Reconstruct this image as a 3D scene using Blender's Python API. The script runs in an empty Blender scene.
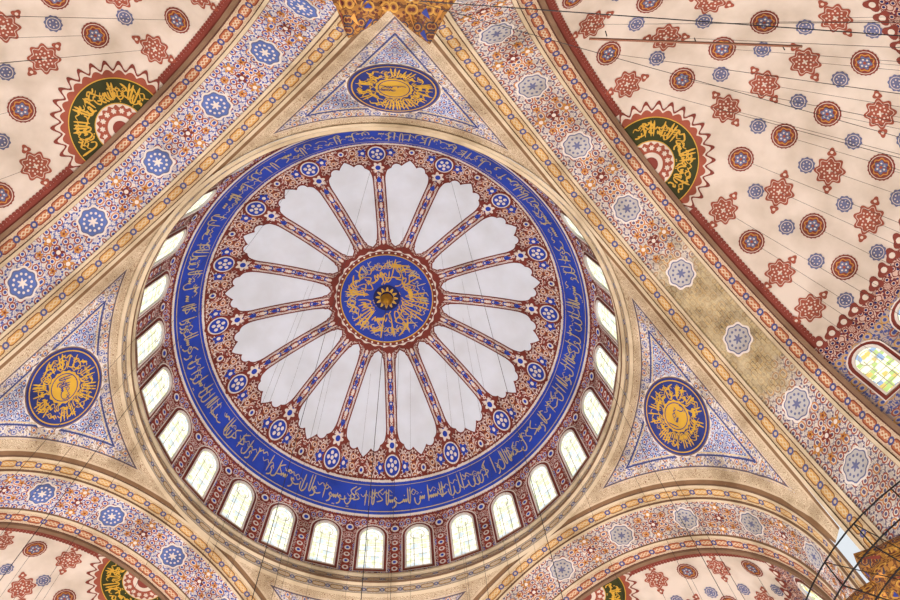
import bpy, math, random
from math import *
from mathutils import Vector, Matrix
Z0=1.6
rng=random.Random(7)
sc=bpy.context.scene
try:
    sc.view_settings.view_transform='Standard'; sc.view_settings.look='None'
except Exception: pass
# ---------------------------------------------------------------- colours
def lin(c):
    return tuple(((x/255)/12.92 if x/255<=.04045 else ((x/255+.055)/1.055)**2.4) for x in c)+(1,)
WHITE=(218,225,232);CREAM=(224,214,202);PALE=(214,204,204);BLUE=(42,66,166);NAVY=(32,38,92);SKY=(92,114,176)
RED=(152,64,48);BRICK=(122,54,44);GOLD=(208,164,58);OCHRE=(192,132,64);SAND=(208,188,156);PEACH=(216,203,186)
# ---------------------------------------------------------------- node DSL
NT=None
class X:
    def __init__(s,k): s.k=k
    def __add__(a,b): return m('ADD',a,b)
    def __radd__(a,b): return m('ADD',b,a)
    def __sub__(a,b): return m('SUBTRACT',a,b)
    def __rsub__(a,b): return m('SUBTRACT',b,a)
    def __mul__(a,b): return m('MULTIPLY',a,b)
    def __rmul__(a,b): return m('MULTIPLY',b,a)
    def __truediv__(a,b): return m('DIVIDE',a,b)
def setin(inp,v):
    if isinstance(v,X): NT.links.new(v.k,inp)
    else: inp.default_value=v
def m(op,a,b=None,c=None):
    n=NT.nodes.new('ShaderNodeMath');n.operation=op
    setin(n.inputs[0],a)
    if b is not None:setin(n.inputs[1],b)
    if c is not None:setin(n.inputs[2],c)
    return X(n.outputs[0])
def lt(a,b,soft=None):
    return m('LESS_THAN',a,b)
def gt(a,b): return m('GREATER_THAN',a,b)
def absx(a): return m('ABSOLUTE',a)
def mx(f,a,b):
    n=NT.nodes.new('ShaderNodeMix');n.data_type='RGBA'
    setin(n.inputs[0],f)
    for i,v in ((6,a),(7,b)):
        if isinstance(v,X): NT.links.new(v.k,n.inputs[i])
        else: n.inputs[i].default_value=lin(v)
    return X(n.outputs[2])
def uvs(name='UVMap'):
    n=NT.nodes.new('ShaderNodeUVMap');n.uv_map=name
    s=NT.nodes.new('ShaderNodeSeparateXYZ');NT.links.new(n.outputs[0],s.inputs[0])
    return X(s.outputs[0]),X(s.outputs[1])
def comb(x,y,z=0.0):
    n=NT.nodes.new('ShaderNodeCombineXYZ')
    for i,v in enumerate((x,y,z)): setin(n.inputs[i],v)
    return X(n.outputs[0])
def objc():
    n=NT.nodes.new('ShaderNodeTexCoord');return X(n.outputs['Object'])
def vor(vec,scale,rand=.5,feature='F1',dims='2D'):
    n=NT.nodes.new('ShaderNodeTexVoronoi');n.voronoi_dimensions=dims;n.feature=feature
    NT.links.new(vec.k,n.inputs['Vector']);n.inputs['Scale'].default_value=scale;n.inputs['Randomness'].default_value=rand
    s=NT.nodes.new('ShaderNodeSeparateXYZ');NT.links.new(n.outputs['Color'],s.inputs[0])
    return X(n.outputs['Distance']),X(s.outputs[0])
def noise(vec,scale,detail=1.0,dims='2D'):
    n=NT.nodes.new('ShaderNodeTexNoise');n.noise_dimensions=dims
    NT.links.new(vec.k,n.inputs['Vector']);n.inputs['Scale'].default_value=scale;n.inputs['Detail'].default_value=detail
    return X(n.outputs[0])
MATS={}
def begin(name):
    global NT
    mt=bpy.data.materials.new(name);mt.use_nodes=True;NT=mt.node_tree
    MATS[name]=mt;return mt
def finish(mt,col,rough=.75,emit=None,es=0,metal=0,patina=.55):
    b=NT.nodes['Principled BSDF']
    if patina:
        n=noise(objc(),.6,10.0,'3D')
        k=m('MINIMUM',m('MULTIPLY_ADD',n,patina*2.6,1.0-patina*1.42),1.04)
        n2=NT.nodes.new('ShaderNodeMix');n2.data_type='RGBA';n2.blend_type='MULTIPLY';n2.inputs[0].default_value=1
        if isinstance(col,X): NT.links.new(col.k,n2.inputs[6])
        else: n2.inputs[6].default_value=lin(col)
        cc=comb(k,m('POWER',k,1.12),m('POWER',k,1.35));NT.links.new(cc.k,n2.inputs[7]);col=X(n2.outputs[2])
    if isinstance(col,X): NT.links.new(col.k,b.inputs['Base Color'])
    else: b.inputs['Base Color'].default_value=lin(col)
    b.inputs['Roughness'].default_value=rough;b.inputs['Metallic'].default_value=metal
    b.inputs['Specular IOR Level'].default_value=.25
    if es:
        if isinstance(emit,X): NT.links.new(emit.k,b.inputs['Emission Color'])
        else: b.inputs['Emission Color'].default_value=lin(emit)
        b.inputs['Emission Strength'].default_value=es
    return mt
def plain(name,c,**k):
    mt=begin(name);return finish(mt,c,**k)
def arabesque(vec,base,vine,fa,fb,fc,s=1.6,vk=26,vw=.3,den=.3,leaf=.26):
    n=noise(vec,s*.9,1.0)
    col=mx(lt(absx(m('SINE',n*vk)),vw),base,vine)
    d2,r2=vor(vec,s*2.6,.9)
    lc=mx(gt(r2,.5),vine,fb)
    col=mx(lt(d2,leaf),col,lc)
    d1,r1=vor(vec,s,.55)
    pc=mx(gt(r1,.5),fa,fc)
    col=mx(lt(d1,den),col,pc)
    col=mx(lt(d1,den*.68),col,base)
    col=mx(lt(d1,den*.42),col,fb)
    return col
def arab_mat(name,base,vine,fa,fb,fc,s=1.6,L=2.4,stain=None,**k):
    mt=begin(name);u,v=uvs()
    p=m('PINGPONG',u,L/2);q=absx(v)
    vec=comb(p,q)
    col=arabesque(vec,base,vine,fa,fb,fc,s,**k)
    if stain:
        o=objc();nn=NT.nodes.new('ShaderNodeVectorMath');nn.operation='DISTANCE'
        NT.links.new(o.k,nn.inputs[0]);nn.inputs[1].default_value=stain[:3]
        d=X(nn.outputs['Value'])+noise(o,.9,6.0,'3D')*4.0
        br=NT.nodes.new('ShaderNodeTexBrick');NT.links.new(comb(u,v).k,br.inputs['Vector']);br.inputs['Scale'].default_value=1.6
        br.inputs['Color1'].default_value=lin((140,122,80));br.inputs['Color2'].default_value=lin((188,166,110));br.inputs['Mortar'].default_value=lin((84,74,56))
        nz=noise(o,1.6,6.0,'3D')
        sc1=mx(m('MULTIPLY_ADD',nz,2.4,-.8),X(br.outputs['Color']),(206,188,144))
        f=m('MULTIPLY',1.0-m('MINIMUM',m('MAXIMUM',(d-stain[3])/1.0,0.0),1.0),.85)
        col=mx(f,col,sc1)
    return finish(mt,col)
def chain_mat(name,base,line,fill,dot,edge,W,L=1.0):
    mt=begin(name);u,v=uvs()
    x=(m('FRACT',u/L)-.5)*L
    a=L*.22;r=W*.3
    dx=m('MAXIMUM',absx(x)-a,0.0)
    d=m('SQRT',dx*dx+v*v)
    col=mx(lt(d,r),base,line);col=mx(lt(d,r*.74),col,fill)
    f=absx(m('SINE',x*(14/L)));col=mx(m('MULTIPLY',lt(d,r*.5),lt(absx(absx(v)-f*r*.35),r*.16)),col,base)
    x2=L*.5-absx(x);d2=m('SQRT',x2*x2+v*v)
    col=mx(lt(d2,r*.75),col,dot);col=mx(lt(d2,r*.35),col,base)
    nn=noise(comb(m('PINGPONG',u,L/2),absx(v)),4.0/L,1.0)
    col=mx(m('MULTIPLY',gt(d,r*1.1),lt(absx(m('SINE',nn*30)),.3)),col,line)
    col=mx(gt(absx(v),W*.44),col,edge)
    return finish(mt,col)
# ---------------------------------------------------------------- materials
plain('plaster_white',WHITE,patina=.14);plain('plaster_cream',CREAM,patina=.3);plain('paint_blue',BLUE,patina=.3);plain('paint_navy',NAVY)
plain('paint_ring_blue',(42,70,176),patina=.35);plain('paint_roundel_blue',(46,58,126))
plain('paint_red',RED);plain('paint_brick',BRICK);plain('paint_gold',GOLD,rough=.45,patina=.3);plain('paint_ochre',OCHRE);plain('paint_pale_gold',(188,172,132),patina=.3)
plain('paint_green_black',(56,60,28));plain('paint_slate',(104,108,140));plain('stone_grey',(184,180,174));plain('paint_sky',SKY)
plain('paint_rosette',(156,82,62));plain('paint_rosette_dark',(130,62,50))
plain('semi_dome_plaster',PEACH,patina=.36)
plain('moulding',(208,190,158));plain('moulding_dark',(130,102,78));plain('iron',(18,17,17),rough=.5);plain('gilt_metal',(214,160,50),rough=.35,metal=.3)
plain('wood_brown',(110,72,52));plain('window_lead',(208,206,180))
arab_mat('drum_tile',(212,194,184),RED,BLUE,BRICK,RED,s=2.4,L=11.25*2*pi/28,vk=34,vw=.55,den=.34,leaf=.32)
arab_mat('arch_floral_blue',(216,208,198),(108,116,164),(196,122,60),(60,76,154),(154,74,52),s=2.5,L=1.9,vk=28,vw=.38,den=.36,leaf=.29)
arab_mat('arch_floral_warm',(212,202,186),(126,116,132),(196,128,62),(100,88,114),(156,80,56),s=2.5,L=1.9,vk=28,vw=.36,den=.38,leaf=.29)
arab_mat('arch_floral_worn',(212,202,186),(124,114,130),(194,126,60),(96,86,114),(154,76,54),s=2.5,L=1.9,vk=28,vw=.36,den=.38,leaf=.29,stain=(13.5,-4.2,32.6,5.0))
chain_mat('border_chain',(208,186,146),(128,86,54),(200,154,88),(74,84,136),(104,76,56),.62,.9)
chain_mat('border_chain_red',(210,188,156),(126,62,46),(176,106,68),(64,78,132),(92,56,44),.66,.9)
chain_mat('spoke_paint',(222,208,198),(124,54,44),(142,70,54),(48,66,156),(110,48,42),.6,.62)
chain_mat('cornice_paint',(206,194,174),(112,94,80),(192,160,108),(86,98,142),(120,100,80),.5,.9)
mt=begin('dome_ring_paint');u,v=uvs()
p=m('PINGPONG',u,.5)
col=arabesque(comb(p*3.2,v),(224,208,196),BRICK,RED,(108,48,40),(182,116,68),s=2.1,vk=36,vw=.56,den=.3,leaf=.34)
finish(mt,col,patina=.3)
mt=begin('pendentive_paint');u,v=uvs();e,r=uvs('Edge')
vec=comb(absx(u),v)
colA=arabesque(vec,(214,206,196),(160,138,116),(190,124,70),(92,102,156),(114,122,168),s=2.3,vk=28,vw=.46)
colB=arabesque(vec,(212,213,216),(84,102,162),(60,82,156),(160,92,66),(92,114,176),s=2.7,vk=36,vw=.56,den=.34)
dm=m('MINIMUM',e,r+.25)
col=mx(gt(dm,1.25),colA,colB)
for t,w,c in ((1.2,.04,(60,70,124)),(1.3,.03,(214,194,152)),(.72,.035,(98,86,98)),(.66,.03,SAND),(.1,.1,(134,102,72)),(.2,.04,SAND)):
    col=mx(lt(absx(dm-t),w),col,c)
strip=m('MULTIPLY',gt(dm,.24),lt(dm,.62))
nn=noise(comb(absx(u),v),5.0,1.0)
col=mx(strip,col,mx(lt(absx(m('SINE',nn*34)),.45),(212,194,162),(138,102,72)))
finish(mt,col,patina=.65)
arab_mat('frieze_paint',(206,176,158),BRICK,(116,54,50),NAVY,BRICK,s=2.4,L=2.0,vk=34,vw=.55)
arab_mat('wall_tile',(178,160,146),(84,90,136),(156,78,52),(66,80,146),(194,150,84),s=1.8,L=2.0,vw=.4)
arab_mat('muqarnas_gold',(146,100,42),(92,56,28),(48,46,60),(84,40,32),(178,134,58),s=3.4,L=.98,vk=20,vw=.38,den=.36,leaf=.28)
mt=begin('window_glass');u,v=uvs()
g=vor(comb(u,v),5.0,0.15);h=vor(comb(u,v),2.6,.6)
c=mx(gt(g[1],.62),(255,255,246),(234,242,200));c=mx(gt(h[1],.82),c,(208,224,232))
c=mx(lt(absx(g[0]-.0),.15),c,(240,230,160))
finish(mt,(120,120,110),emit=c,es=1.15,patina=0)
mt=begin('window_glass_color');u,v=uvs()
g=vor(comb(u,v),5.5,.3);c=mx(gt(g[1],.5),(252,252,220),(176,206,110));c=mx(gt(g[1],.75),c,(130,166,210));c=mx(gt(g[1],.9),c,(226,196,90))
finish(mt,(120,120,110),emit=c,es=1.15,patina=0)
mt=begin('carpet_red');u,v=uvs()
finish(mt,mx(lt(absx(m('SINE',u*5.0)),.2),(140,96,88),(190,176,160)),rough=.95)
# ---------------------------------------------------------------- mesh builder
class B:
    def __init__(s,name): s.name=name;s.v=[];s.f=[];s.mi=[];s.mn=[];s.uv=[];s.uv2=[];s.sm=[]
    def mat(s,n):
        if n not in s.mn:s.mn.append(n)
        return s.mn.index(n)
    def face(s,pts,mat,uv=None,smooth=False,uv2=None):
        i=len(s.v);s.v.extend(pts);s.f.append(tuple(range(i,i+len(pts))));s.mi.append(s.mat(mat))
        s.uv.append(uv or [(0,0)]*len(pts));s.uv2.append(uv2 or [(0,0)]*len(pts));s.sm.append(smooth)
    def grid(s,fn,us,vs,mat,uvf=None,smooth=True,uv2f=None,flip=False):
        i0=len(s.v);nu=len(us);nv=len(vs);mi=s.mat(mat)
        for a in us:
            for b in vs: s.v.append(fn(a,b))
        for i in range(nu-1):
            for j in range(nv-1):
                idx=[(i,j),(i+1,j),(i+1,j+1),(i,j+1)]
                if flip: idx.reverse()
                s.f.append(tuple(i0+a*nv+b for a,b in idx));s.mi.append(mi);s.sm.append(smooth)
                s.uv.append([uvf(us[a],vs[b]) if uvf else (0,0) for a,b in idx])
                s.uv2.append([uv2f(us[a],vs[b]) if uv2f else (0,0) for a,b in idx])
    def build(s,parent=None,edge=False):
        me=bpy.data.meshes.new(s.name)
        me.from_pydata([(x,y,z+Z0) for x,y,z in s.v],[],s.f)
        for n in s.mn: me.materials.append(MATS[n])
        me.polygons.foreach_set('material_index',s.mi);me.polygons.foreach_set('use_smooth',s.sm)
        l=me.uv_layers.new(name='UVMap');l.data.foreach_set('uv',[c for f in s.uv for p in f for c in p])
        if edge:
            l=me.uv_layers.new(name='Edge');l.data.foreach_set('uv',[c for f in s.uv2 for p in f for c in p])
        me.update()
        o=bpy.data.objects.new(s.name,me);sc.collection.objects.link(o)
        if parent:o.parent=parent
        return o
def empty(n):
    o=bpy.data.objects.new(n,None);sc.collection.objects.link(o);return o
def ls(a,b,n): return [a+(b-a)*i/(n-1) for i in range(n)]
def disc(b,mp,cx,cy,ro,ri,mat,off,n=40,k=2,rot=0):
    RO=ro if callable(ro) else (lambda t:ro);RI=ri if callable(ri) else (lambda t:ri)
    def fn(t,q):
        r=RI(t)+(RO(t)-RI(t))*q;return mp(cx+r*cos(t+rot),cy+r*sin(t+rot),off)
    b.grid(fn,ls(0,2*pi,n+1),ls(0,1,k+1),mat,smooth=False,uvf=lambda t,q:(t,q))
def smoothpts(P,k=4):
    out=[]
    for i in range(len(P)-1):
        p0=P[max(i-1,0)];p1=P[i];p2=P[i+1];p3=P[min(i+2,len(P)-1)]
        for j in range(k):
            t=j/k
            out.append(tuple(.5*(2*p1[c]+(p2[c]-p0[c])*t+(2*p0[c]-5*p1[c]+4*p2[c]-p3[c])*t*t+(3*p1[c]-p0[c]-3*p2[c]+p3[c])*t**3) for c in (0,1)))
    out.append(P[-1]);return out
def ribbon(b,mp,P,w,mat,off,pen=None):
    n=len(P);L=[];R=[]
    for i in range(n):
        a=P[max(i-1,0)];c=P[min(i+1,n-1)];dx=c[0]-a[0];dy=c[1]-a[1];l=hypot(dx,dy) or 1e-6;dx/=l;dy/=l
        ww=w*(.55+.45*abs(dx*.5+dy*.87)) if pen else w
        if pen and i in (0,n-1): ww*=.4
        L.append(mp(P[i][0]-dy*ww/2,P[i][1]+dx*ww/2,off));R.append(mp(P[i][0]+dy*ww/2,P[i][1]-dx*ww/2,off))
    for i in range(n-1): b.face([L[i],R[i],R[i+1],L[i+1]],mat)
GL=[ [[(0,.12),(.03,.95)]],
 [[(0,.98),(0,.3),(-.08,.12),(-.25,.1),(-.34,.3)]],
 [[(0,.5),(-.02,.22),(-.18,.08),(-.34,.2),(-.37,.45)],'d'],
 [[(0,.35),(-.09,.46),(-.15,.34),(-.05,.28),(-.08,.1),(-.25,.02)]],
 [[(0,.45),(-.06,.28),(-.12,.42),(-.18,.28),(-.24,.42),(-.32,.26)],'d'],
 [[(0,.9),(-.3,.66),(-.04,.38),(-.36,.28)]],
 [[(.02,.3),(-.2,.22),(-.45,.3),(-.5,.45)]],
 [[(0,.98),(-.03,.28),(-.14,.25),(-.16,.95)]],
 [[(0,.72),(-.16,.84),(-.3,.7),(-.42,.86)]] ]
def script_line(b,mp,x0,x1,H,mat,off,w=.1,adv=.3,two=True,seed=1):
    r=random.Random(seed);x=x0
    while x<x1:
        g=r.choice(GL);s=H*r.uniform(.85,1.05)
        for part in g:
            if part=='d':
                cx=x-.18*s;cy=r.choice((.62,-.02,.6))*s
                for k in range(r.choice((1,2))):
                    q=w*.55;X0=cx+k*w*1.3
                    b.face([mp(X0-q,cy,off),mp(X0,cy-q,off),mp(X0+q,cy,off),mp(X0,cy+q,off)],mat)
            else:
                ribbon(b,mp,smoothpts([(x+p[0]*s,p[1]*s) for p in part],4),w,mat,off,pen=True)
        if two and r.random()<.45:
            yy=r.uniform(.45,.7)*H
            ribbon(b,mp,smoothpts([(x-.05*H,yy),(x-.2*H,yy+.12*H),(x-.35*H,yy-.03*H),(x-.5*H,yy+.1*H)],3),w*.7,mat,off,pen=True)
        x+=H*adv*r.uniform(.7,1.25)
# ================================================================= DOME
PROF=[(11.5,34.1),(11.42,35.0),(11.33,36.3),(11.22,37.6),(11.08,38.9),(10.85,39.55),(10.6,40.05),(10.1,41.05),(9.18,42.39),(7.8,43.72),(6.0,44.88),(4.0,45.75),(2.0,46.27),(0,46.44)]
PP=smoothpts(PROF,8)
def zr(r):
    r=abs(r)
    for i in range(len(PP)-1):
        a,b=PP[i],PP[i+1]
        if a[0]>=r>=b[0]: 
            return a[1]+(b[1]-a[1])*((a[0]-r)/((a[0]-b[0]) or 1e-9))
    return PP[0][1] if r>5 else 46.44
def rz(z):
    for i in range(len(PP)-1):
        a,b=PP[i],PP[i+1]
        if a[1]<=z<=b[1]: return a[0]+(b[0]-a[0])*(z-a[1])/((b[1]-a[1]) or 1e-9)
    return PP[0][0]
def dome_pt(r,az,off=0.0):
    e=.02;s=(zr(r+e)-zr(max(r-e,0)))/(r+e-max(r-e,0));l=hypot(1,s)
    nr=s/l;nz=-1/l
    rr=r+nr*off;return (rr*cos(az),rr*sin(az),zr(r)+nz*off)
def dome_xy(x,y,off=0.0):
    return dome_pt(hypot(x,y),atan2(y,x),off)
dome=empty('central_dome')
d=B('dome_shell')
AZR=-.097
NA=28*8
azs=ls(0,2*pi,NA+1)
d.grid(lambda a,r:dome_pt(r,a),azs,ls(0.001,9.7,40),'dome_ring_paint',uvf=lambda a,r:((a-AZR)*16/(2*pi),r))
d.grid(lambda a,r:dome_pt(r,a),azs,ls(9.7,10.72,8),'paint_ring_blue')
def drum(z,a): return (rz(z)*cos(a),rz(z)*sin(a),z)
WA=.004
d.grid(lambda z,a:drum(z,a),ls(35.35,zr(10.72),18),azs,'drum_tile',uvf=lambda z,a:((a-WA)*11.25,z-37.6),flip=True)
d.build(dome)
o=B('dome_painting')
def ring(b,r0,r1,mat,off): b.grid(lambda a,r:dome_pt(r,a,off),ls(0,2*pi,161),[r0,r1],mat)
for r0,r1,mt_ in ((9.62,9.7,'plaster_cream'),(9.55,9.6,'paint_brick'),(10.68,10.75,'plaster_cream'),(10.77,10.82,'paint_brick'),(9.8,9.82,'paint_pale_gold'),(10.58,10.605,'paint_pale_gold')): ring(o,r0,r1,mt_,.03)
def ringmap(x,y,off): return dome_pt(10.52-y*.66,-x/10.2,off)
script_line(o,ringmap,0,2*pi*10.2,1.0,'paint_pale_gold',.05,w=.065,adv=.27,seed=3)
def panel(b,k,grow,mat,off):
    ac=AZR+(k+.5)*2*pi/16
    def rout(t):
        t=abs(t);
        c=.5*(max(0,1-t/.36))**.7
        s1=.34*sqrt(max(0,1-((t-.52)/.25)**2)) if t>.27 else 0
        s2=.1*sqrt(max(0,1-((t-.86)/.14)**2)) if t>.74 else 0
        return 8.15+max(c+.12*(t<.36),s1,s2)-.22*max(0,t-.74)/.26+grow
    def rin(t): return 3.6-.3*(1-abs(t))**.7-grow*1.2+.15*(abs(t)>.8)
    def fn(t,q):
        r=rin(t)+(rout(t)-rin(t))*q
        bulge=1.0-.07*max(0,(q-.88)/.12)**2
        hw=(r*pi/16-.34+grow*.8)*bulge*(1-.1*max(0,(.12-q)/.12))
        return dome_pt(r,ac+t*hw/r,off)
    b.grid(fn,ls(-1,1,61),ls(0,1,22),mat)
for k in range(16):
    panel(o,k,.07,'paint_brick',.02);panel(o,k,0,'plaster_white',.045)
for k in range(16):
    az=AZR+k*2*pi/16
    def sp(r,t,off=.05,az=az): return dome_pt(hypot(r,t),az+atan2(t,r),off)
    o.grid(lambda r,t:sp(r,t),ls(3.25,8.1,30),[-.3,0,.3],'spoke_paint',uvf=lambda r,t:(r,t))
    for j in range(8):
        r=3.6+j*.56
        o.face([sp(r-.2,0,.07),sp(r,-.1,.07),sp(r+.2,0,.07),sp(r,.1,.07)],'paint_blue' if j%2 else 'plaster_cream')
    mp=lambda x,y,off,az=az:dome_xy((8.98+y)*cos(az)-x*sin(az),(8.98+y)*sin(az)+x*cos(az),off)
    disc(o,mp,0,-.75,lambda t:.52*(1+.25*cos(6*t)),0,'paint_brick',.05,36)
    disc(o,mp,0,-.75,lambda t:.28*(1+.25*cos(6*t)),0,'plaster_cream',.06,36)
    disc(o,mp,0,-.75,.14,0,'paint_blue',.07,16)
    disc(o,mp,0,.1,lambda t:.56*(1+.06*cos(8*t)),0,'paint_brick',.05,48)
    disc(o,mp,0,.1,.46,0,'plaster_cream',.06,30);disc(o,mp,0,.1,.4,0,'paint_blue',.07,30)
    for j in range(5):
        a=j*2*pi/5;disc(o,mp,.22*cos(a),.1+.22*sin(a),.09,0,'plaster_cream',.08,8,1)
    disc(o,mp,0,.1,.09,0,'plaster_cream',.09,12)
    for s in (-1,1):
        disc(o,mp,s*.72,.15,lambda t:.22*(1+.25*cos(5*t)),0,'paint_blue',.05,30);disc(o,mp,s*.72,.15,.09,0,'plaster_cream',.06,14)
    az2=az+pi/16
    mp=lambda x,y,off,az=az2:dome_xy((9.25+y)*cos(az)-x*sin(az),(9.25+y)*sin(az)+x*cos(az),off)
    disc(o,mp,0,.06,lambda t:.25*(1+.2*cos(4*t)),0,'paint_brick',.05,36);disc(o,mp,0,.06,.15,0,'plaster_cream',.06,16);disc(o,mp,0,.06,.08,0,'paint_blue',.07,12)
disc(o,dome_xy,0,0,lambda t:3.25+.12*cos(16*(t-AZR))+.08*abs(sin(32*t)),2.5,'paint_brick',.06,256,3)
disc(o,dome_xy,0,0,lambda t:3.02+.05*cos(32*t),2.5,'plaster_cream',.07,256,2)
disc(o,dome_xy,0,0,2.95,2.5,'paint_brick',.08,128,1)
for k in range(48):
    a=k*2*pi/48;disc(o,dome_xy,2.86*cos(a),2.86*sin(a),.06,0,'plaster_cream',.09,8,1)
disc(o,dome_xy,0,0,2.76,0,'paint_blue',.10,96,8)
disc(o,dome_xy,0,0,2.76,2.70,'paint_gold',.12,96,1)
def cm(x,y,off): return dome_xy((.85+y)*cos(x/1.9),(.85+y)*sin(x/1.9),off)
script_line(o,cm,0,2*pi*1.9,1.75,'paint_gold',.13,w=.085,adv=.12,two=True,seed=5)
def cm2(x,y,off): return dome_xy((1.8+y)*cos(x/2.1),(1.8+y)*sin(x/2.1),off)
script_line(o,cm2,0,2*pi*2.1,.75,'paint_pale_gold',.13,w=.05,adv=.3,two=True,seed=9)
disc(o,dome_xy,0,0,.8,0,'paint_navy',.14,48,2);disc(o,dome_xy,0,0,lambda t:.68*(.8+.2*cos(12*t)),0,'paint_gold',.16,96,2)
disc(o,dome_xy,0,0,.4,0,'paint_navy',.18,32,1)
o.build(dome)
def lathe(b,prof,mat,cx=0,cy=0,n=24):
    b.grid(lambda a,i:(cx+prof[int(i)][0]*cos(a),cy+prof[int(i)][0]*sin(a),prof[int(i)][1]),ls(0,2*pi,n+1),list(range(len(prof))),mat)
bb=B('gilded_boss');lathe(bb,[(0.02,46.4),(.3,46.2),(.36,45.95),(.2,45.75),(.24,45.6),(.1,45.4),(.02,45.35)],'gilt_metal');bb.build(dome)
def arch_outline(w,h,n=10):
    hw=w/2;pts=[(-hw,0)];ys=h-hw*1.1
    for i in range(n+1):
        a=pi-i*pi/n;pts.append((hw*cos(a),ys+hw*1.1*sin(a)))
    pts.append((hw,0));return pts
def window(name,mp,w,h,parent,glass,frame='plaster_cream',bars=True):
    b=B(name)
    P=arch_outline(w,h);c=(0,h*.45)
    n=len(P)
    for i in range(n-1):
        a,bq=P[i],P[i+1]
        b.face([mp(c[0],c[1],.03),mp(a[0],a[1],.03),mp(bq[0],bq[1],.03)],glass,uv=[c,a,bq])
    b.face([mp(c[0],c[1],.03),mp(P[-1][0],P[-1][1],.03),mp(P[0][0],P[0][1],.03)],glass,uv=[c,P[-1],P[0]])
    Q=P+[P[0]]
    def sc_(p,g): 
        return ((p[0])*(1+2*g/w),c[1]+(p[1]-c[1])*(1+2*g/h))
    for i in range(n):
        a,bq=Q[i],Q[(i+1)%n]
        for g0,g1,o0,o1,mt_ in ((0,.0,.03,.12,'stone_grey'),(0,.09,.12,.12,frame),(.09,.09,.12,.05,'moulding_dark'),(.09,.22,.06,.06,'paint_brick'),(.22,.27,.06,.06,'plaster_cream')):
            b.face([mp(*sc_(a,g0),o0),mp(*sc_(bq,g0),o0),mp(*sc_(bq,g1),o1),mp(*sc_(a,g1),o1)],mt_)
    if bars:
        for x in (-w*.18,w*.18): ribbon(b,mp,[(x,0),(x,h*.8)],.035,'window_lead',.08)
        for y in [h*k/7 for k in range(1,6)]: ribbon(b,mp,[(-w/2,y),(w/2,y)],.03,'window_lead',.08)
        ribbon(b,mp,[(w*.3*cos(t),h*.8+w*.3*sin(t)) for t in ls(0,2*pi,13)],.035,'window_lead',.08)
    return b.build(parent)
for k in range(28):
    az=k*2*pi/28+WA
    def wm(x,y,off,az=az):
        z=35.9+y;r=rz(z)-off;return (r*cos(az+x/11.2),r*sin(az+x/11.2),z)
    window('window_%d'%(k+1),wm,1.24,3.1,dome,'window_glass')
o=B('drum_painting')
for k in range(28):
    az=(k+.5)*2*pi/28+WA
    def dm_(x,y,off,az=az):
        z=y;r=rz(z)-off;return (r*cos(az+x/11.2),r*sin(az+x/11.2),z)
    ribbon(o,dm_,[(0,35.6),(0,38.0)],.42,'paint_red',.04)
    for j in range(5):
        disc(o,dm_,0,35.9+j*.5,.17,0,'plaster_cream',.06,10,1);disc(o,dm_,0,35.9+j*.5,.09,0,'paint_blue' if j%2 else 'paint_red',.07,8,1)
    disc(o,dm_,0,39.0,lambda t:.34*(1+.2*cos(6*t)),0,'paint_brick',.05,30);disc(o,dm_,0,39.0,.22,0,'plaster_cream',.06,14);disc(o,dm_,0,39,.13,0,'paint_blue',.07,10)
o.build(dome)
c=B('dome_cornice')
prof=[(11.504,33.95,'moulding'),(11.36,34.05,'cornice_paint'),(11.3,34.55,'moulding'),(11.15,34.6,'moulding_dark'),(11.12,34.72,'moulding'),(11.2,34.8,'cornice_paint'),(11.3,35.25,'moulding'),(11.18,35.3,'moulding'),(11.18,35.42,'moulding'),(11.38,35.45,'moulding')]
for i in range(len(prof)-1):
    (r0,z0,m0),(r1,z1,_)=prof[i],prof[i+1]
    c.grid(lambda a,q:((r0+(r1-r0)*q)*cos(a),(r0+(r1-r0)*q)*sin(a),z0+(z1-z0)*q),ls(0,2*pi,161),[0,.5,1],m0,uvf=lambda a,q:(a*11.3,(q-.5)*.5))
c.build(dome)
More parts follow.
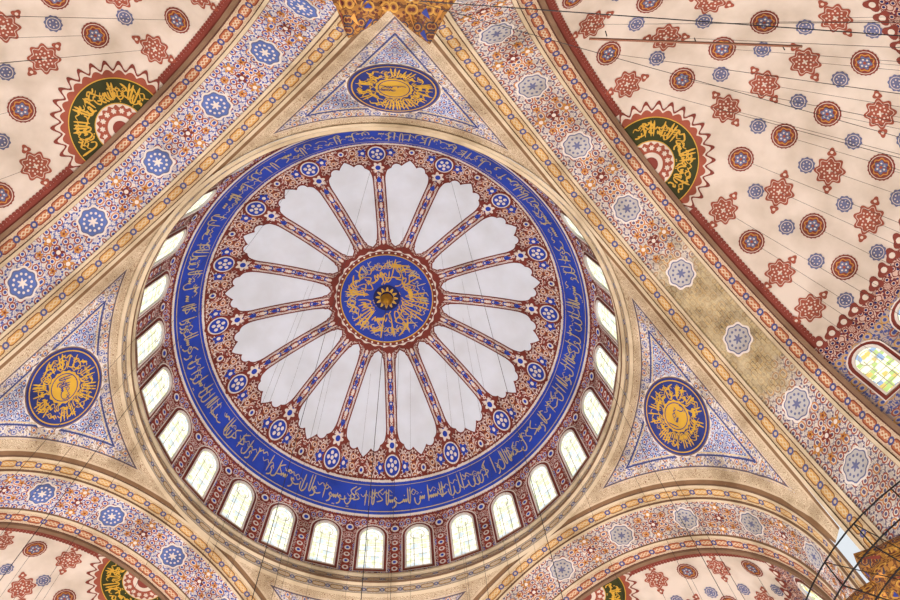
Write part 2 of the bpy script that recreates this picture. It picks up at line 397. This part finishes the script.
# ================================================================= PENDENTIVES
A_=11.504;RA=10.99;ZC=23.1;RS=hypot(A_,RA)
el_ring=atan2(RA,A_)
def sph(az,el,off=0,R=RS,zc=ZC):
    r=R-off;return (r*cos(el)*cos(az),r*cos(el)*sin(az),zc+r*sin(el))
def pend(idx,azc):
    b=B('pendentive_surface')
    def low(ph):
        rho=min(A_/cos(pi/4-abs(ph)),RS*.9999);return acos(rho/RS)
    phs=ls(-pi/4,pi/4,81)
    def fn(ph,q):
        e=low(ph)+(el_ring-low(ph))*q;return sph(azc+ph,e)
    def uvf(ph,q):
        e=low(ph)+(el_ring-low(ph))*q;return (ph*RS*cos(e),e*RS)
    def uv2(ph,q):
        e=low(ph)+(el_ring-low(ph))*q
        g0=asin(A_/RS);g=max(asin(min(1,cos(e)*cos(pi/4-ph))),asin(min(1,cos(e)*cos(pi/4+ph))))
        return (RS*(g0-g),RS*(el_ring-e))
    b.grid(fn,phs,ls(0,1,41),'pendentive_paint',uvf=uvf,uv2f=uv2,flip=True)
    root=empty('pendentive')
    b.build(root,edge=True)
    o=B('calligraphy_roundel')
    e0=atan2(31.915-ZC,12.836)
    C=Vector(sph(azc,e0))-Vector((0,0,ZC));n=C.normalized();t=Vector((-sin(azc),cos(azc),0));u=n.cross(t)*-1
    if u.z<0:u=-u
    def mp(x,y,off):
        p=(n*RS+t*x+u*y).normalized()*(RS-off);return (p.x,p.y,p.z+ZC)
    R=1.7
    disc(o,mp,0,0,lambda q:R*1.08+.05*cos(24*q),0,'plaster_cream',.03,96,4)
    disc(o,mp,0,0,R*1.05,0,'moulding_dark',.04,64,4)
    disc(o,mp,0,0,R*1.02,0,'paint_roundel_blue',.05,64,4)
    disc(o,mp,0,0,R*.96,R*.93,'paint_gold',.07,64,1)
    script_line(o,lambda x,y,f:mp((.72+y)*cos(x/1.1),(.72+y)*sin(x/1.1),f),0,2*pi*1.1,.8,'paint_gold',.08,w=.055,adv=.13,seed=20+idx)
    disc(o,mp,0,0,lambda q:.72*(1+.04*cos(16*q)),0,'paint_gold',.08,64,2)
    disc(o,mp,0,0,.62,.58,'paint_roundel_blue',.09,32,1)
    script_line(o,lambda x,y,f:mp(x-.4,y-.35,f),.1,.9,.7,'paint_roundel_blue',.1,w=.045,adv=.25,seed=33+idx)
    o.build(root)
for i,a in enumerate((0,pi/2,pi,3*pi/2)): pend(i,a)
# ================================================================= GREAT ARCHES
W_=3.569;RA2=9.594;ZC2=23.901
def archfn(azn):
    n=(cos(azn),sin(azn));t=(-n[1],n[0])
    def f(th,v,off=0.0):
        r=RA+(RA2-RA)*v-off;zc=ZC+(ZC2-ZC)*v;dd=A_+W_*v
        if th<0: h=r;z=zc+th*10
        elif th>pi: h=-r;z=zc-(th-pi)*10
        else: h=r*cos(th);z=zc+r*sin(th)
        return (n[0]*dd+t[0]*h,n[1]*dd+t[1]*h,z)
    return f
APROF=[(0,0),(0,.1),(.035,.1),(.035,.02),(.2,.02),(.2,.1),(.235,.1),(.235,0),(.74,0),(.74,.1),(.775,.1),(.775,.03),(.955,.03),(.955,.12),(1,.12),(1,-.02)]
AM=['moulding_dark','moulding','moulding_dark','border_chain','moulding_dark','moulding','moulding_dark','F','moulding_dark','moulding','moulding_dark','border_chain_red','moulding_dark','moulding_dark','moulding_dark']
WT=3.83
for i,deg in enumerate((45,135,225,315)):
    f=archfn(radians(deg));root=empty('great_arch')
    b=B('arch_soffit')
    ths=ls(-.5,0,4)[:-1]+ls(0,pi,97)+ls(pi,pi+.5,4)[1:]
    field={45:'arch_floral_warm',135:'arch_floral_blue',225:'arch_floral_blue',315:'arch_floral_worn'}[deg]
    for s in range(len(AM)):
        (v0,o0),(v1,o1)=APROF[s],APROF[s+1];mt_=field if AM[s]=='F' else AM[s]
        vm=(v0+v1)/2
        b.grid(lambda th,q:f(th,v0+(v1-v0)*q,o0+(o1-o0)*q),ths,[0,1] if mt_!=field else [0,.5,1],mt_,uvf=lambda th,q:(th*10.3,(v0+(v1-v0)*q-vm)*WT))
    b.build(root)
    o=B('arch_medallions')
    for k in range(9):
        tc=(k+.5)*pi/9
        if deg==315: tc-=.09
        mp=lambda x,y,off,tc=tc:f(tc+x/10.3,.4875+y/WT,off)
        if deg in(135,225): c1,c2='paint_sky','paint_slate'
        else: c1,c2='stone_grey','paint_slate'
        disc(o,mp,0,0,lambda t:.64*(1+.07*cos(8*t)),0,'plaster_cream',.03,48,2)
        disc(o,mp,0,0,lambda t:.56*(1+.06*cos(8*t)),0,c2,.04,48,2)
        disc(o,mp,0,0,lambda t:.51*(1+.06*cos(8*t)),0,c1,.05,48,2)
        for j in range(12):
            a=j*pi/6;disc(o,mp,.36*cos(a),.36*sin(a),.055,0,'plaster_cream' if deg in (135,225) else 'paint_slate',.06,8,1)
        disc(o,mp,0,0,lambda t:.22*(.7+.3*cos(6*t)),0,'plaster_cream' if deg in (135,225) else 'paint_slate',.06,36,1)
        tc2=tc+pi/18
        if deg==315 and k in (1,2): continue
        for s in (-1,0,1):
          mp=lambda x,y,off,tc=tc2:f(tc+x/10.3,.4875+y/WT,off)
          disc(o,mp,s*.0,s*.6,lambda t:.26*(.72+.28*cos(5*t)),0,'paint_ochre' if s else 'paint_brick',.03,40,1);disc(o,mp,0,s*.6,.09,0,'plaster_cream',.04,10,1)
        for sx in (-1,1):
            for sy in (-1,1):
                mp=lambda x,y,off,tc=tc2:f(tc+x/10.3,.4875+y/WT,off)
                disc(o,mp,sx*.62,sy*.42,lambda t:.17*(.72+.28*cos(5*t)),0,'paint_ochre',.03,30,1);disc(o,mp,sx*.62,sy*.42,.05,0,'paint_brick',.04,8,1)
    o.build(root)
# ================================================================= SEMI DOMES
def lobed_med(o,mp,cx,cy,R,rot=0):
    disc(o,mp,cx,cy,lambda t:R*(.88+.12*cos(8*t)),0,'paint_rosette',.03,64,2,rot)
    for s in (0,pi):
        disc(o,mp,cx+1.2*R*cos(rot+s),cy+1.2*R*sin(rot+s),lambda t:R*.32*(.8+.2*cos(3*t)),0,'paint_rosette',.03,24,1,rot+s)
        disc(o,mp,cx+1.2*R*cos(rot+s),cy+1.2*R*sin(rot+s),R*.1,0,'semi_dome_plaster',.04,8,1)
    disc(o,mp,cx,cy,lambda t:R*(.74+.1*cos(8*t)),lambda t:R*(.70+.1*cos(8*t)),'semi_dome_plaster',.04,64,1,rot)
    for j in range(16):
        a=rot+j*pi/8+pi/16;q=.5 if j%2 else .36
        disc(o,mp,cx+q*R*cos(a),cy+q*R*sin(a),R*.065,0,'semi_dome_plaster',.04,6,1)
    disc(o,mp,cx,cy,lambda t:R*.2*(.7+.3*cos(4*t)),0,'semi_dome_plaster',.04,32,1,rot)
def roundel(o,mp,cx,cy,R):
    disc(o,mp,cx,cy,lambda t:R*(1+.03*cos(20*t)),0,'paint_rosette_dark',.03,60,2);disc(o,mp,cx,cy,R*.88,R*.83,'semi_dome_plaster',.04,36,1)
    disc(o,mp,cx,cy,lambda t:R*(.66+.06*cos(8*t)),lambda t:R*(.56+.06*cos(8*t)),'paint_ochre',.04,48,1)
    disc(o,mp,cx,cy,lambda t:R*(.46+.08*cos(6*t)),0,'paint_slate',.05,48,1)
    for j in range(6):
        a=j*pi/3;disc(o,mp,cx+.28*R*cos(a),cy+.28*R*sin(a),R*.08,0,'semi_dome_plaster',.06,6,1)
    disc(o,mp,cx,cy,R*.12,0,'paint_rosette',.06,14,1)
def small(o,mp,cx,cy,R):
    disc(o,mp,cx,cy,lambda t:R*(1+.08*cos(10*t)),0,'paint_slate',.03,40,1);disc(o,mp,cx,cy,R*.78,R*.7,'semi_dome_plaster',.04,24,1)
    for j in range(6):
        a=j*pi/3;disc(o,mp,cx+.4*R*cos(a),cy+.4*R*sin(a),R*.1,0,'semi_dome_plaster',.04,6,1)
for i,deg in enumerate((45,135,225,315)):
    a=radians(deg);n=Vector((cos(a),sin(a),0));t=Vector((-sin(a),cos(a),0));zz=Vector((0,0,1))
    C=n*(A_+W_)+zz*ZC2;R=RA2+.02
    root=empty('semi_dome')
    def sd(al,be,off=0):
        v=n*(sin(al)*cos(be))+t*(sin(al)*sin(be))+zz*cos(al)
        p=C+v*(R-off);return tuple(p)
    b=B('semi_dome_shell')
    b.grid(lambda al,be:sd(al,be),ls(0.0001,radians(61),28),ls(-pi/2,pi/2,65),'semi_dome_plaster',flip=True)
    b.grid(lambda al,be:sd(al,be),ls(radians(61),radians(66),4),ls(-pi/2,pi/2,65),'frieze_paint',flip=True,uvf=lambda al,be:(be*8.6,(al-1.1)*9.6))
    b.grid(lambda al,be:sd(al,be),ls(radians(66),radians(90),10),ls(-pi/2,pi/2,65),'wall_tile',flip=True,uvf=lambda al,be:(be*9.2,(al-1.3)*9.6))
    def wl(z,be): 
        p=C+(n*cos(be)+t*sin(be))*R;return (p.x,p.y,z)
    b.grid(wl,[ZC2,22,18],ls(-pi/2,pi/2,65),'wall_tile',uvf=lambda z,be:(be*9.4,z-20))
    b.build(root)
    o=B('semi_dome_painting')
    def patch(al0,be0):
        nn=(n*(sin(al0)*cos(be0))+t*(sin(al0)*sin(be0))+zz*cos(al0)).normalized()
        e1=(-sin(be0)*n+cos(be0)*t).normalized();e2=nn.cross(e1)
        def mp(x,y,off):
            v=(nn*R+e1*x+e2*y).normalized()
            dn=v.dot(n)
            if dn<.012: v=(v-n*(dn-.012)).normalized()
            p=C+v*(R-off);return tuple(p)
        return mp
    def cr(rr,be,off): return sd(rr/R,be,off)
    def half(ro,ri,mat,off,nb=60,k=3):
        RO=ro if callable(ro) else (lambda q:ro)
        o.grid(lambda be,q:cr(ri+(RO(be)-ri)*q,be,off),ls(-pi/2,pi/2,nb+1),ls(0,1,k+1),mat,smooth=False)
    half(lambda q:2.3+.34*abs(cos(15*q))**2,1.5,'paint_rosette_dark',.03,216)
    half(lambda q:2.22+.26*abs(cos(15*q))**2,1.5,'semi_dome_plaster',.035,216)
    half(lambda q:2.12+.16*abs(cos(15*q)),1.5,'paint_rosette',.04,216)
    half(1.98,1.0,'paint_gold',.05);half(1.94,1.0,'paint_green_black',.06)
    half(1.0,0.0,'paint_gold',.07);half(.96,0,'semi_dome_plaster',.08)
    half(lambda q:.88+.05*cos(20*q),.5,'paint_rosette',.09,100)
    for j in range(7):
        be=-pi/2+(j+.5)*pi/7
        mp=patch(.7/R,be);disc(o,mp,0,0,lambda q:.12*(.8+.2*cos(6*q)),0,'semi_dome_plaster',.1,24,1)
    half(.3,0,'paint_rosette_dark',.1,30)
    script_line(o,lambda x,y,f:cr(1.08+y,-x/1.5,f),-pi/2*1.5+.3,pi/2*1.5-.1,.8,'paint_gold',.075,w=.075,adv=.17,seed=50+i)
    for s in (-1,1):
        o.grid(lambda al,q:sd(al,s*(pi/2-q*.022/max(sin(al),.2)),.03),ls(.27,1.06,60),[0,1],'paint_rosette_dark')
        for j in range(46):
            al=.28+j*.0172;mp=patch(al,s*(pi/2-.028/sin(al)));disc(o,mp,0,0,.09,0,'paint_rosette_dark',.03,8,1)
    rows=[(21.5,5,0),(31.5,7,1),(41.5,9,0),(52.5,12,1)]
    for (al,nn_,ty) in rows:
        for j in range(nn_):
            be=-pi/2+(j+.5)*pi/nn_
            mp=patch(radians(al),be)
            if (j+ty)%2: roundel(o,mp,0,0,.5)
            else: lobed_med(o,mp,0,0,.6,0)
            be2=-pi/2+j*pi/nn_
            if j>0:
                mp=patch(radians(al+4.8),be2);small(o,mp,0,0,.31)
    for j in range(44):
        be=-pi/2+(j+.5)*pi/44;mp=patch(radians(60.5),be)
        disc(o,mp,0,0,lambda q:.33*(.8+.2*cos(3*q)),0,'paint_rosette_dark',.03,24,1);disc(o,mp,0,0,.12,0,'semi_dome_plaster',.04,10,1)
    o.build(root)
    for j in range(13):
        be=-pi/2+(j+.5)*pi/13
        def wm(x,y,off,be=be):
            al=radians(81)-y/R;return sd(al,be+x/(R*sin(al)),off)
        window('window_%d'%(j+1),wm,1.05,2.1,root,'window_glass_color')
# ================================================================= PIERS with muqarnas
for i,azc in enumerate((0,pi/2,pi,3*pi/2)):
    root=empty('pier')
    n=Vector((cos(azc),sin(azc),0));t=Vector((-sin(azc),cos(azc),0))
    def W(x,dist,z): 
        p=n*dist+t*x;return (p.x,p.y,z)
    b=B('muqarnas_corbel')
    N=8
    def base(x): return 15.9+abs(x)*.44
    tiers=6
    def outline(k):
        push=1.3*(1-k/(tiers-.5))**1.1;pts=[]
        for j in range(N*2+1):
            x=-2.6+5.2*j/(N*2)
            lob=exp(-((abs(x)-.9)/.6)**2)
            tooth=.08*(1 if (j+k)%2 else -1)
            pts.append((x,base(x)-push*(.1+.92*lob)-tooth))
        return pts
    for k in range(tiers):
        z1=20.9-k*.45;z0=z1-.45
        pts=outline(k);nx=outline(k+1) if k<tiers-1 else [(x,base(x)+.1) for x,_ in pts]
        for j in range(N*2):
            (x0,d0),(x1,d1)=pts[j],pts[j+1];(_,e0),(_,e1)=nx[j],nx[j+1]
            b.face([W(x0,d0,z1),W(x1,d1,z1),W(x1,d1,z0+.15),W(x0,d0,z0+.15)],'muqarnas_gold',uv=[(x0,z1),(x1,z1),(x1,z0),(x0,z0)])
            xm=(x0+x1)/2
            b.face([W(x0,d0,z0+.15),W(x1,d1,z0+.15),W(x1,e1,z0),W(x0,e0,z0)],'muqarnas_gold',uv=[(x0,d0),(x1,d1),(x1,e1),(x0,e0)])
            b.face([W(x0+.05,d0+.05,z0+.13),W(x1-.05,d1+.05,z0+.13),W(xm,(e0+e1)/2,z0-.01)],('paint_rosette_dark','paint_ochre','paint_roundel_blue','paint_ochre')[j%4])
    top=outline(0)
    for j in range(N*2):
        (x0,d0),(x1,d1)=top[j],top[j+1]
        b.face([W(x0,d0,20.9),W(x1,d1,20.9),W(x1,base(x1)+.6,20.92),W(x0,base(x0)+.6,20.92)],'muqarnas_gold')
    b.build(root)
    s=B('pier_shaft')
    cx,cy=(n*19.4)[:2]
    nfl=24
    for (z0,z1,m0) in ((-1.6,.2,'plaster_white'),(.2,11,'plaster_white'),(11,12,'paint_blue'),(12,20,'wall_tile')):
        s.grid(lambda a,z:(cx+(2.6+.1*abs(sin(nfl/2*a)))*cos(a),cy+(2.6+.1*abs(sin(nfl/2*a)))*sin(a),z),ls(0,2*pi,193),[z0,z1],m0,uvf=lambda a,z:(a*2.6,z))
    s.build(root)
b=B('floor');b.face([(-30,-30,-1.6),(30,-30,-1.6),(30,30,-1.6),(-30,30,-1.6)],'carpet_red',uv=[(-30,-30),(30,-30),(30,30),(-30,30)]);b.build()
# ================================================================= cables
def tube(b,p,q,r,mat='iron',n=5):
    p=Vector(p);q=Vector(q);dd=(q-p).normalized();e=dd.orthogonal().normalized();g=dd.cross(e)
    P=[p+(e*cos(2*pi*k/n)+g*sin(2*pi*k/n))*r for k in range(n)];Q=[v+(q-p) for v in P]
    for k in range(n):
        b.face([tuple(P[k]),tuple(P[(k+1)%n]),tuple(Q[(k+1)%n]),tuple(Q[k])],mat)
cb=B('chandelier_cables')
tube(cb,(0,0,45.4),(0,0,3.4),.013)
for k in range(16):
    a=AZR+(k)*2*pi/16;r=9.3
    tube(cb,dome_pt(r,a,.05),(r*cos(a),r*sin(a),3.4),.005)
for k in range(12):
    a=(k+.3)*2*pi/12;r=4.6
    tube(cb,dome_pt(r,a,.05),(r*cos(a),r*sin(a),3.4),.0045)
for deg in (45,135,225,315):
    a=radians(deg);n=Vector((cos(a),sin(a),0));t=Vector((-sin(a),cos(a),0))
    for al,nn_ in ((21.5,5),(31.5,7),(41.5,9),(52.5,12)):
        for j in range(nn_):
            be=-pi/2+(j+.5)*pi/nn_;al_=radians(al)
            p=n*(A_+W_)+Vector((0,0,ZC2))+(n*(sin(al_)*cos(be))+t*(sin(al_)*sin(be))+Vector((0,0,cos(al_))))*RA2
            tube(cb,p,(p.x,p.y,3.4),.006)
cb.build()
hc=B('suspension_cable')
tube(hc,(.6,-15.75,15.05),(22,-15.9,15),.010)
tube(hc,(.6,-15.75,16.2),(21,-12.0,17),.006)
tube(hc,(3.6,-15.35,14.9),(7.4,-15.5,14.9),.025,'wood_brown')
for x in (3.9,5.5,7.1): tube(hc,(x,-15.42,14.9),(x,-15.5,15.05),.01)
hc.build()
ir=B('iron_lamp_railing')
pc=(19.4,0)
def pr(a,r,z): return (pc[0]-r*cos(a),pc[1]-r*sin(a),z)
RR=6.9
for z,r in ((17.9,RR),(18.9,RR),(17.9,RR-1.1)):
    for k in range(24):
        a0=-1.1+2.2*k/24;a1=-1.1+2.2*(k+1)/24
        tube(ir,pr(a0,r,z),pr(a1,r,z),.025)
for k in range(12):
    a0=-1.1+2.2*k/11
    tube(ir,pr(a0,RR,17.9),pr(a0,RR,18.9),.022);tube(ir,pr(a0,2.7,17.9),pr(a0,RR,17.9),.022);tube(ir,pr(a0,RR,18.9),pr(a0,2.7,19.6),.016)
ir.build()
# camera
cx,cy,rx,ry,rz_,f=.477,-15.334,.322,.046,-.074,821.83
Mx=Matrix.Rotation(rz_,3,'Z')@Matrix.Rotation(ry,3,'Y')@Matrix.Rotation(-rx,3,'X')
right=Mx@Vector((1,0,0));up=Mx@Vector((0,-1,0));fwd=Mx@Vector((0,0,1))
cam=bpy.data.cameras.new('camera');co=bpy.data.objects.new('camera',cam);sc.collection.objects.link(co)
mw=Matrix((( right.x,up.x,-fwd.x,cx),(right.y,up.y,-fwd.y,cy),(right.z,up.z,-fwd.z,Z0),(0,0,0,1)))
co.matrix_world=mw;cam.sensor_width=36;cam.lens=f/900*36;cam.clip_end=500
sc.camera=co
# lights
w=bpy.data.worlds.new('world');sc.world=w;w.use_nodes=True
w.node_tree.nodes['Background'].inputs[0].default_value=(.9,.95,1,1);w.node_tree.nodes['Background'].inputs[1].default_value=.88
def lamp(name,loc,e,col,rad):
    l=bpy.data.lights.new(name,'POINT');l.energy=e;l.color=col;l.shadow_soft_size=rad
    o=bpy.data.objects.new(name,l);o.location=loc;sc.collection.objects.link(o)
for x,y in ((0,.8),(6.8,0),(-6.8,0),(0,6.8),(0,-6.8)):
    lamp('chandelier_light',(x,y,7),5600,(.97,.98,1),1.0)
for x,y,e in ((13,-12.4,1500),(-13,-12.4,1400),(13,12.4,2400),(-13,12.4,3000)):
    lamp('chandelier_light',(x,y,5),e,(1,.9,.76),1.0)
